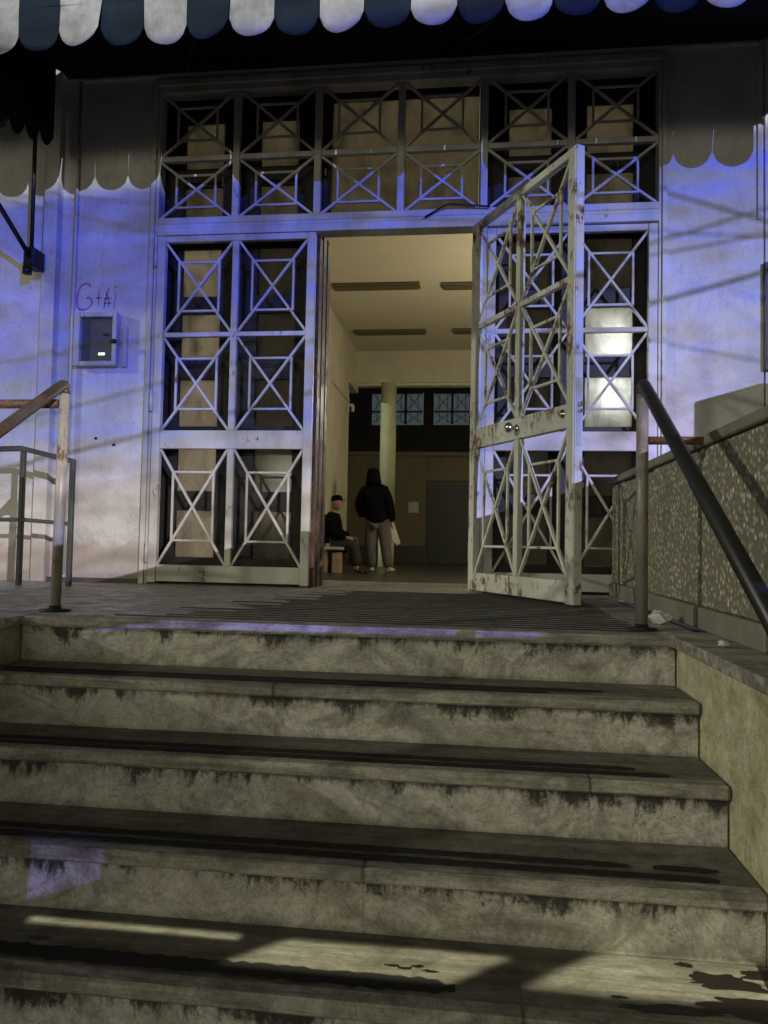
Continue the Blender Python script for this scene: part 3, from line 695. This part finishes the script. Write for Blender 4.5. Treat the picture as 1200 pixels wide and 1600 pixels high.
def head(parent, loc, yaw, mat=None, hair=None, s=1., pitch=0.):
    """face towards -y when yaw = 0"""
    bm = bmesh.new(); bmesh.ops.create_uvsphere(bm, u_segments=24, v_segments=16, radius=1)
    for v in bm.verts:
        x, y, z = v.co
        k = 1-.22*max(0, -z)**1.3
        v.co = Vector((x*.076*k, y*.095*(k if y > 0 else 1-.12*max(0, -z)), z*.118))
        if y < -.2 and abs(x) < .25 and -.35 < z < .15: v.co.y -= .022*(1-abs(x)/.25)*(1-abs(z+.1)/.25 if abs(z+.1) < .25 else 0)   # nose
        if y < -.5 and .05 < z < .35 and .2 < abs(x) < .55: v.co.y += .010                                      # eye sockets
        if y < -.5 and -.62 < z < -.45 and abs(x) < .3: v.co.y += .006                                          # mouth
    me = bpy.data.meshes.new('head'); bm.to_mesh(me); bm.free(); me.materials.append(SKINM)
    for p in me.polygons: p.use_smooth = True
    h = link('head', me, parent, loc, (pitch, 0, yaw)); h.scale = (s, s, s)
    for sx in (-1, 1):
        e = lathe('ear', [(.018, -.008), (.026, 0), (.018, .008)], SKINM, h, (sx*.077, .008, -.005), (0, R(90), 0), 12)
        e2 = lathe('eye', [(.002, -.006), (.010, -.002), (.010, .003), (.002, .007)], SHOED, h, (sx*.030, -.081, .018), (R(90), 0, 0), 10)
    return h
# standing man, back to us; local x to the right, y away from the camera
pm = thing('person', 'person standing back to us in dark hooded jacket and grey trousers holding a paper bag', 'person', (-1.60, 8.15, -.22)); pm.scale = (1.03, 1.03, 1.035)
V = [(-.02, 0, .93), (-.045, .0, 1.12), (-.07, 0, 1.32), (-.085, -.01, 1.44), (-.10, .01, 1.53),
     (.07, 0, .88), (.12, -.02, .48), (.17, .0, .08), (.19, -.02, .045), (.20, .15, .03),
     (-.11, 0, .88), (-.125, -.03, .49), (-.10, .02, .08), (-.105, .0, .045), (-.11, .16, .03),
     (.11, -.01, 1.37), (.17, -.02, 1.10), (.215, .04, .86),
     (-.27, -.01, 1.37), (-.34, -.03, 1.11), (-.27, .14, .95)]
E = [(0, 1), (1, 2), (2, 3), (3, 4), (0, 5), (5, 6), (6, 7), (7, 8), (8, 9), (0, 10), (10, 11), (11, 12), (12, 13), (13, 14), (2, 15), (15, 16), (16, 17), (2, 18), (18, 19), (19, 20)]
Rr = [(.13, .10), (.12, .09), (.15, .10), (.07, .065), (.05, .05), .08, .055, .036, .035, .03, .08, .055, .036, .035, .03, .05, .04, .028, .05, .04, .028]
Rr = [r if isinstance(r, tuple) else (r, r) for r in Rr]
hand(V, E, Rr, 17, (.06, .10, -1), (-.3, 1, 0), .7); hand(V, E, Rr, 20, (.5, .7, -.3), (0, .3, 1), .6)
skin('body', V, E, Rr, SKINM, pm, 2)
skin('jacket', [(-.02, 0, .80), (-.025, 0, .90), (-.045, 0, 1.10), (-.07, 0, 1.30), (-.085, -.0, 1.41), (-.09, .0, 1.48), (.10, -.01, 1.36), (.17, -.02, 1.12), (.225, .035, .84), (-.25, -.01, 1.36), (-.325, -.03, 1.12), (-.275, .12, .93)],
     [(0, 1), (1, 2), (2, 3), (3, 4), (4, 5), (3, 6), (6, 7), (7, 8), (3, 9), (9, 10), (10, 11)], [(.27, .19), (.285, .20), (.275, .19), (.26, .175), (.19, .16), (.15, .14), .125, .105, .078, .125, .105, .082], JACK, pm, 2)
skin('trousers', [(-.02, 0, .96), (.07, 0, .84), (.125, -.02, .48), (.175, .0, .07), (-.11, 0, .84), (-.13, -.03, .49), (-.105, .02, .07)],
     [(0, 1), (1, 2), (2, 3), (0, 4), (4, 5), (5, 6)], [(.20, .15), .135, .105, .085, .135, .102, .082], TROUS, pm, 2)
for x, y, a in ((.19, .045, -.5), (-.11, .05, .15)):
    s_ = skin('shoe', [(0, -.09, .045), (0, .02, .05), (0, .15, .032)], [(0, 1), (1, 2)], [(.045, .042), (.048, .042), (.044, .028)], SHOEW, pm, 2); s_.location = (x, y, 0); s_.rotation_euler = (0, 0, a)
hd = head(pm, (-.10, .02, 1.635), R(180)); hd.rotation_euler = (R(8), 0, R(172))
# hood lying up over the back of the head, knitted cap dark
skin('hood', [(-.09, -.03, 1.44), (-.10, -.02, 1.54), (-.105, .0, 1.67), (-.105, .01, 1.755)], chain(4), [(.19, .17), (.125, .13), (.118, .14), (.09, .11)], JACK, pm, 2)
bagt = thing('paper_bag', 'pale folded paper held in the right hand of the standing person', 'paper', (-1.385, 8.2, .55))
prism('sheet', [(-.03, .10), (.05, .09), (.17, -.26), (.11, -.30), (.02, -.20)], 'y', -.012, .012, PAPER, bagt); prism('sheet', [(-.06, .12), (.0, .10), (.06, -.20), (.015, -.26), (-.02, -.05)], 'y', .02, .035, PAPER, bagt)
# seated man facing right (+x)
ps = thing('person', 'person in a dark cap seated on the bench, dark jacket, facing right', 'person', (-2.28, 7.58, -.22))
V = [(-.04, 0, .50), (-.06, 0, .68), (-.04, 0, .88), (.0, 0, 1.0), (.02, 0, 1.06),
     (.05, .09, .50), (.34, .10, .47), (.34, .11, .09), (.36, .11, .045), (.47, .12, .03),
     (.05, -.09, .50), (.36, -.11, .47), (.42, -.11, .09), (.44, -.11, .045), (.56, -.12, .03),
     (-.02, .18, .90), (.04, .22, .66), (.26, .16, .58), (-.02, -.18, .90), (.03, -.23, .66), (.26, -.15, .58)]
E = [(0, 1), (1, 2), (2, 3), (3, 4), (0, 5), (5, 6), (6, 7), (7, 8), (8, 9), (0, 10), (10, 11), (11, 12), (12, 13), (13, 14), (2, 15), (15, 16), (16, 17), (2, 18), (18, 19), (19, 20)]
Rr = [(.12, .12), (.11, .12), (.11, .13), (.06, .06), (.05, .05), .08, .06, .037, .035, .03, .08, .06, .037, .035, .03, .05, .04, .028, .05, .04, .028]
Rr = [r if isinstance(r, tuple) else (r, r) for r in Rr]
hand(V, E, Rr, 17, (1, 0, -.25), (0, -.5, .6), .6); hand(V, E, Rr, 20, (1, 0, -.25), (0, .5, .6), .6)
skin('body', V, E, Rr, SKINM, ps, 2)
skin('jacket', [(-.04, 0, .47), (-.06, 0, .66), (-.04, 0, .86), (.0, 0, .97), (.01, 0, 1.01), (-.02, .18, .88), (.04, .23, .66), (.24, .16, .585), (-.02, -.18, .88), (.03, -.24, .66), (.24, -.15, .585)],
     [(0, 1), (1, 2), (2, 3), (3, 4), (2, 5), (5, 6), (6, 7), (2, 8), (8, 9), (9, 10)], [(.19, .23), (.19, .22), (.18, .20), (.12, .12), (.10, .10), .11, .10, .075, .11, .10, .075], JACK, ps, 2)
skin('trousers', [(-.03, 0, .48), (.06, .09, .50), (.35, .10, .475), (.34, .11, .10), (.06, -.09, .50), (.37, -.11, .475), (.42, -.11, .10)],
     [(0, 1), (1, 2), (2, 3), (0, 4), (4, 5), (5, 6)], [(.17, .18), .13, .11, .088, .13, .11, .088], TROUG, ps, 2)
for x, y in ((.40, .11), (.48, -.11)):
    s_ = skin('shoe', [(-.06, 0, .045), (.03, 0, .05), (.14, 0, .032)], [(0, 1), (1, 2)], [(.042, .045), (.042, .046), (.028, .042)], SHOED, ps, 2); s_.location = (x, y, 0)
hd = head(ps, (.045, 0, 1.165), R(82))
cp = lathe('cap_crown', [(.083, 0), (.088, .03), (.080, .065), (.055, .09), (.01, .098)], JACK, hd, (0, .004, .035), (R(-8), 0, 0), 20); cp.scale = (.98, 1.15, 1)
skin('cap_peak', [(0, -.075, .05), (0, -.12, .045), (0, -.165, .035)], chain(3), [(.055, .008), (.060, .008), (.035, .007)], JACK, hd, 2)
box('cap_badge', -.012, .012, -.103, -.099, .065, .09, PAPER, hd, .002)

# ------------------------------------------------------------------ wall cabinet
cab = thing('wall_cabinet', 'small white framed glass cabinet with a green light on the left wall', 'cabinet', (-2.48, 0, 1.6))
def cbx(name, x0, x1, y0, y1, z0, z1, mat, bev=.002): return box(name, x0+2.48, x1+2.48, y0, y1, z0-1.6, z1-1.6, mat, cab, bev)
cbx('frame_bar', -2.642, -2.600, -.060, -.001, 1.43, 1.787, PAINT, .004); cbx('frame_bar', -2.372, -2.342, -.060, -.001, 1.43, 1.787, PAINT, .004)
cbx('frame_bar', -2.5995, -2.3725, -.058, -.001, 1.757, 1.787, PAINT, .004); cbx('frame_bar', -2.5995, -2.3725, -.058, -.001, 1.43, 1.462, PAINT, .004)
cbx('back', -2.5995, -2.3725, -.03, -.002, 1.4625, 1.7565, flat('cabinet_grey_back', (.07, .075, .07), .4))
cbx('display', -2.476, -2.432, -.034, -.0305, 1.506, 1.522, GREENL, .001); cbx('lock', -2.37, -2.335, -.085, -.061, 1.575, 1.60, BLACK, .004); cbx('slot', -2.445, -2.405, -.036, -.0305, 1.635, 1.652, BLACK, .001)
tag(box('wall_trunking', -2.318, -2.286, -.028, -.0008, 1.428, 1.70, PAINT, None, .004), 'short upright white trunking right of the small wall cabinet', 'trunking')
tag(tube('wall_conduit', [(-2.672, -.022, .05), (-2.672, -.022, 3.38)], .009, PAINT), 'thin upright conduit pipe on the left wall beside the cabinet', 'pipe')
for i, (x, z) in enumerate(((-2.489, .955), (-2.362, .912))): tag(lathe('wall_bolt', [(.010, 0), (.010, .006), (.004, .009)], BLACK, None, (x, -.0005, z), (R(90), 0, 0), 10), ['left one of two small dark bolts low on the left wall', 'right one of two small dark bolts low on the left wall'][i], 'bolt', 'bolts on the left wall')

# ------------------------------------------------------------------ handrails
def P0(o, par_): o.location = -Vector(par_.location); return o
ra = thing('handrail', 'dark worn tube handrail with a grey post on the right of the steps', 'handrail', (.618, -1.876, 0), group='handrails either side of the steps')
sl = (0, -1, -.636)
P0(tube('post', [(.618, -1.866, .002), (.618, -1.866, .865)], .0215, RAILM, ra), ra)
P0(tube('rail', bend([(.618, -1.866, .86), (.618, -1.866, .905), (.618, -3.6, .905-1.734*.636)], 6, .04), .0225, RAILD, ra), ra)
P0(tube('post', [(.618, -3.42, -.825), (.618, -3.42, -.07)], .0205, RAILM, ra), ra)
P0(tube('stay', [(.64, -1.866, .690), (.846, -1.866, .690)], .015, RUST, ra), ra); P0(lathe('base_flange', [(.055, 0), (.055, .006), (.024, .008), (.024, .02)], RAILD, ra, (0, 0, 0)), ra).location = (0, .01, .0035)
rb = thing('handrail', 'rusty tube handrail with white-flaked post on the left of the steps', 'handrail', (-1.648, -1.856, 0), group='handrails either side of the steps')
LP = paint('flaking_white_post_paint', (.42, .40, .34), .53, .60)
P0(tube('post', [(-1.648, -1.85, .002), (-1.64, -1.85, .88)], .0205, LP, rb), rb)
P0(tube('rail', bend([(-1.64, -1.85, .875), (-1.64, -1.85, .92), (-1.648, -3.3, .92-1.45*.636)], 6, .035), .0215, paint('brown_worn_rail_paint', (.10, .085, .07), .5, .6), rb), rb)
P0(tube('side_bar', [(-1.66, -1.85, .835), (-2.6, -1.85, .835)], .0185, RUST, rb), rb); P0(tube('post', [(-2.6, -1.85, .002), (-2.6, -1.85, .855)], .0195, RAILM, rb), rb)
f_ = lathe('base_flange', [(.06, 0), (.06, .006), (.024, .008), (.024, .02)], RAILD, rb); f_.location = (0, .006, .0035)
RAILG = flat('dark_teal_grey_rail_paint', (.05, .058, .056), .5)
rc_ = RCT = thing('ramp_rail', 'dark flat metal rail of the side ramp against the left wall', 'railing', (-2.7, -.45, 0))
RCT['wc'] = 1; (bar('top_rail', (-3.6, -.45, .80), (-2.722, -.45, .829), .030, .04, RAILG, rc_)); (bar('top_rail', (-2.722, -.45, .829), (-2.40, -.45, .755), .030, .04, RAILG, rc_))
(bar('mid_rail', (-3.6, -.45, .38), (-2.725, -.45, .395), .024, .03, RAILG, rc_)); (bar('mid_rail', (-2.70, -.45, .395), (-2.405, -.45, .375), .024, .03, RAILG, rc_))
for x, h in ((-2.71, .81), (-2.39, .765), (-3.6, .80)): (bar('post', (x, -.45, .002), (x, -.45, h), .028, .03, RAILG, rc_, Vector((0, 1, 0))))

# ------------------------------------------------------------------ main awning
aw = thing('awning', 'striped scalloped awning, navy and white, over the entrance', 'awning', (0, 0, 3.4))
SW, SX0, YF = .2245, -1.896, -1.2
def scallop_mesh(mat, seed):
    rnd = random.Random(seed); V = []; F = []; nx, nz = 12, 6; w = SW/2-.0015
    for i in range(nx+1):
        t = -1+2*i/nx; zb = -.140-.090*max(0, 1-abs(t)**2.2)**.62; 
        for j in range(nz+1):
            z = zb*j/nz-.0*(1-j/nz)
            bow = .010*math.sin(t*1.4+seed)*j/nz + .006*math.cos(3*t+seed*2)*j/nz
            V.append((t*w, bow, z))
    n = nz+1
    for i in range(nx):
        for j in range(nz): F.append((i*n+j, (i+1)*n+j, (i+1)*n+j+1, i*n+j+1))
    k = len(V); V += [(x, y+.0025, z) for x, y, z in V]
    F += [tuple(k+q for q in f[::-1]) for f in F]
    for i in range(nx): F.append((i*n+nz, (i+1)*n+nz, k+(i+1)*n+nz, k+i*n+nz))
    me = mesh_from('scallop', V, F, mat, True); return me
SM = {c: [scallop_mesh(m, s) for s in (1, 2.2, 3.7)] for c, m in (('w', FWHITE), ('n', FNAVY))}
k0, k1 = -13, 19
def can_z(y): return 3.07+(y-YF)/(-.02-YF)*.40
CS = {}
for k in range(k0, k1):
    c = 'w' if (k % 2 == 1) else 'n'; x = SX0+SW*(k+.5)
    if x < -2.75: continue
    o = link('scallop', SM[c][k % 3], aw, (x, YF-.004, 3.005-3.4), (R(-2+3*math.sin(k*1.7)), 0, R(2*math.sin(k*2.3))))
    if c not in CS:
        V = [(-SW/2+.0008, YF, 3.07), (SW/2-.0008, YF, 3.07), (SW/2-.0008, -.02, 3.47), (-SW/2+.0008, -.02, 3.47)]
        V += [(a, b, q+.003) for a, b, q in V]
        CS[c] = mesh_from('canopy_stripe', V, [(3, 2, 1, 0), (4, 5, 6, 7), (0, 1, 5, 4), (1, 2, 6, 5), (2, 3, 7, 6), (3, 0, 4, 7)], FWHITE if c == 'w' else FNAVY)
    link('canopy_stripe', CS[c], aw, (x, 0, -3.4))
    link('valance_band', boxmesh(SW-.0015, .003, .067, FWHITE if c == 'w' else FNAVY), aw, (x, YF-.004, 3.0385-3.4))
XA0, XA1 = -2.76, 2.40
prism('underside_shade', [(YF+.002, 3.045), (-.012, 3.43), (-.012, 3.46), (YF+.002, 3.066)], 'x', XA0, XA1, AWNSHADE, aw).location = (0, 0, -3.4)  # black sheet puts the shade under the canopy into colour
o = tube('front_bar', [(XA0, YF+.03, 3.03), (XA1, YF+.03, 3.03)], .022, BLACK, aw); o.location = (0, 0, -3.4)
o = box('wall_housing', XA0, XA1, -.11, -.031, 3.40, 3.52, BLACK, aw); o.location -= Vector((0, 0, 3.4))
for x in (-1.9, -.2, 1.6):
    o = tube('folding_arm', [(x, -.1, 3.37), (x+.28, -.65, 3.20), (x, YF+.03, 3.03)], .016, BLACK, aw); o.location = (0, 0, -3.4)

# second awning at far left, only its dark end hangs into view
a2 = thing('awning', 'dark scalloped end of a second awning at the far left, on a metal stay', 'awning', (-2.9, 0, 3.2))
def side_panel(X, nm_):
    P = [(-.14, 3.62), (-.14, 2.93)]
    yb = -.14; n = 8
    for i in range(n):
        y0 = -.14-i*.155; y1 = y0-.155
        for t in range(1, 9):
            u = t/8; P.append((y0-.155*u, 2.955-.52*(-(y0-.155*u)-.14)*.62-.085*math.sin(math.pi*u)**.75))
    P.append((-.14-n*.155, 3.10)); 
    o = prism(nm_, P, 'x', X-.003, X, AWNSHADE, a2); o.location = -Vector(a2.location)
side_panel(-2.785, 'side_valance')  # navy cloth coloured black here for its shaded back
o = prism('canopy', [(-.03, 3.66), (-1.40, 3.12), (-1.40, 3.09), (-.03, 3.63)], 'x', -6.0, -2.79, FNAVY, a2); o.location = -Vector(a2.location)
for k in range(14):
    link('scallop', SM['n' if k % 2 else 'w'][k % 3], a2, (-2.95-k*SW+2.9, -1.405, 3.09-3.2))
P0(tube('stay_rod', [(-2.925, -.13, 3.5), (-2.915, -.13, 2.12)], .013, BLACK, a2), a2)
P0(tube('folding_arm', [(-2.905, -.14, 2.12), (-2.95, -.55, 2.42), (-3.0, -1.36, 3.04)], .016, BLACK, a2), a2)
P0(box('bracket', -2.955, -2.875, -.17, -.035, 2.07, 2.20, BLACK, a2, .012), a2).location = (-2.915+2.9, -.1, 2.135-3.2)
P0(lathe('bracket_foot', [(.03, 0), (.03, .05)], BLACK, a2), a2).location = (-.06, -.10, 2.04-3.2)

# overhead cables across the street, behind the viewer; their shadows cross the facade
oc = thing('overhead_cables', 'thin overhead cables strung across the street behind the viewer', 'cable', (0, -8.75, 4))
for (xa, za, xb, zb, r_) in ((1.16, 2.49, 1.72, 2.30, .017), (1.1, 2.24, 1.7, 2.20, .011), (1.1, 1.80, 1.75, 1.98, .024), (-2.6, 1.18, -2.0, 1.33, .016), (-2.65, 1.55, -2.1, 1.62, .014), (-2.6, 2.45, -2.1, 2.32, .010)):
    def up_(x, z): t = .35; return Vector((x+(16-x)*t, -25*t, z+(5.5-z)*t))
    a_, b_ = up_(xa, za), up_(xb, zb); d_ = (b_-a_).normalized(); cpts = []
    for k in range(-14, 15):
        p = (a_+b_)/2+d_*k*.5; p.z += .0045*k*k*(.5 if abs(k) < 8 else 1); cpts.append(p)
    o = tube('cable', cpts, r_*.42, BLACK, oc, 6); o.location = -Vector(oc.location)
# out of frame to the right: an added box that throws a shadow on the facade
uc = thing('shade_box', 'added grey box out of sight at the right, shades the facade', 'cabinet', (3.3, -2.5, -.99))
box('body', -.33, .35, -.3, .3, 0, 2.66, CAPC, uc, .01); box('door', -.30, .32, -.315, -.301, .1, 2.5, CAPC, uc, .005)
# wall fitting cut by the right frame edge
wf = thing('wall_window', 'dark narrow wall opening cut by the right edge of the photo', 'window', (1.87, 0, 1.7)); box('frame', -.14, .14, -.03, -.0005, -.33, .33, SKIRT, wf, .006); box('pane', -.115, .115, -.034, -.0305, -.30, .30, BLACK, wf)

# ------------------------------------------------------------------ litter by the right post
def crumple(name, loc, r, seed, label):
    bm = bmesh.new(); bmesh.ops.create_icosphere(bm, subdivisions=2, radius=r); rnd = random.Random(seed)
    for v in bm.verts: v.co *= rnd.uniform(.7, 1.15); v.co.z *= .62
    me = bpy.data.meshes.new(name); bm.to_mesh(me); bm.free(); me.materials.append(LITTER); o = link(name, me, None, loc); return tag(o, label, 'litter')
crumple('crumpled_paper', (.745, -1.62, .027), .045, 3, 'crumpled white paper lying beside the foot of the right post')
crumple('crumpled_paper', (.762, -2.30, .0135), .017, 5, 'tiny white scrap lying on the flat cap of the right low wall')
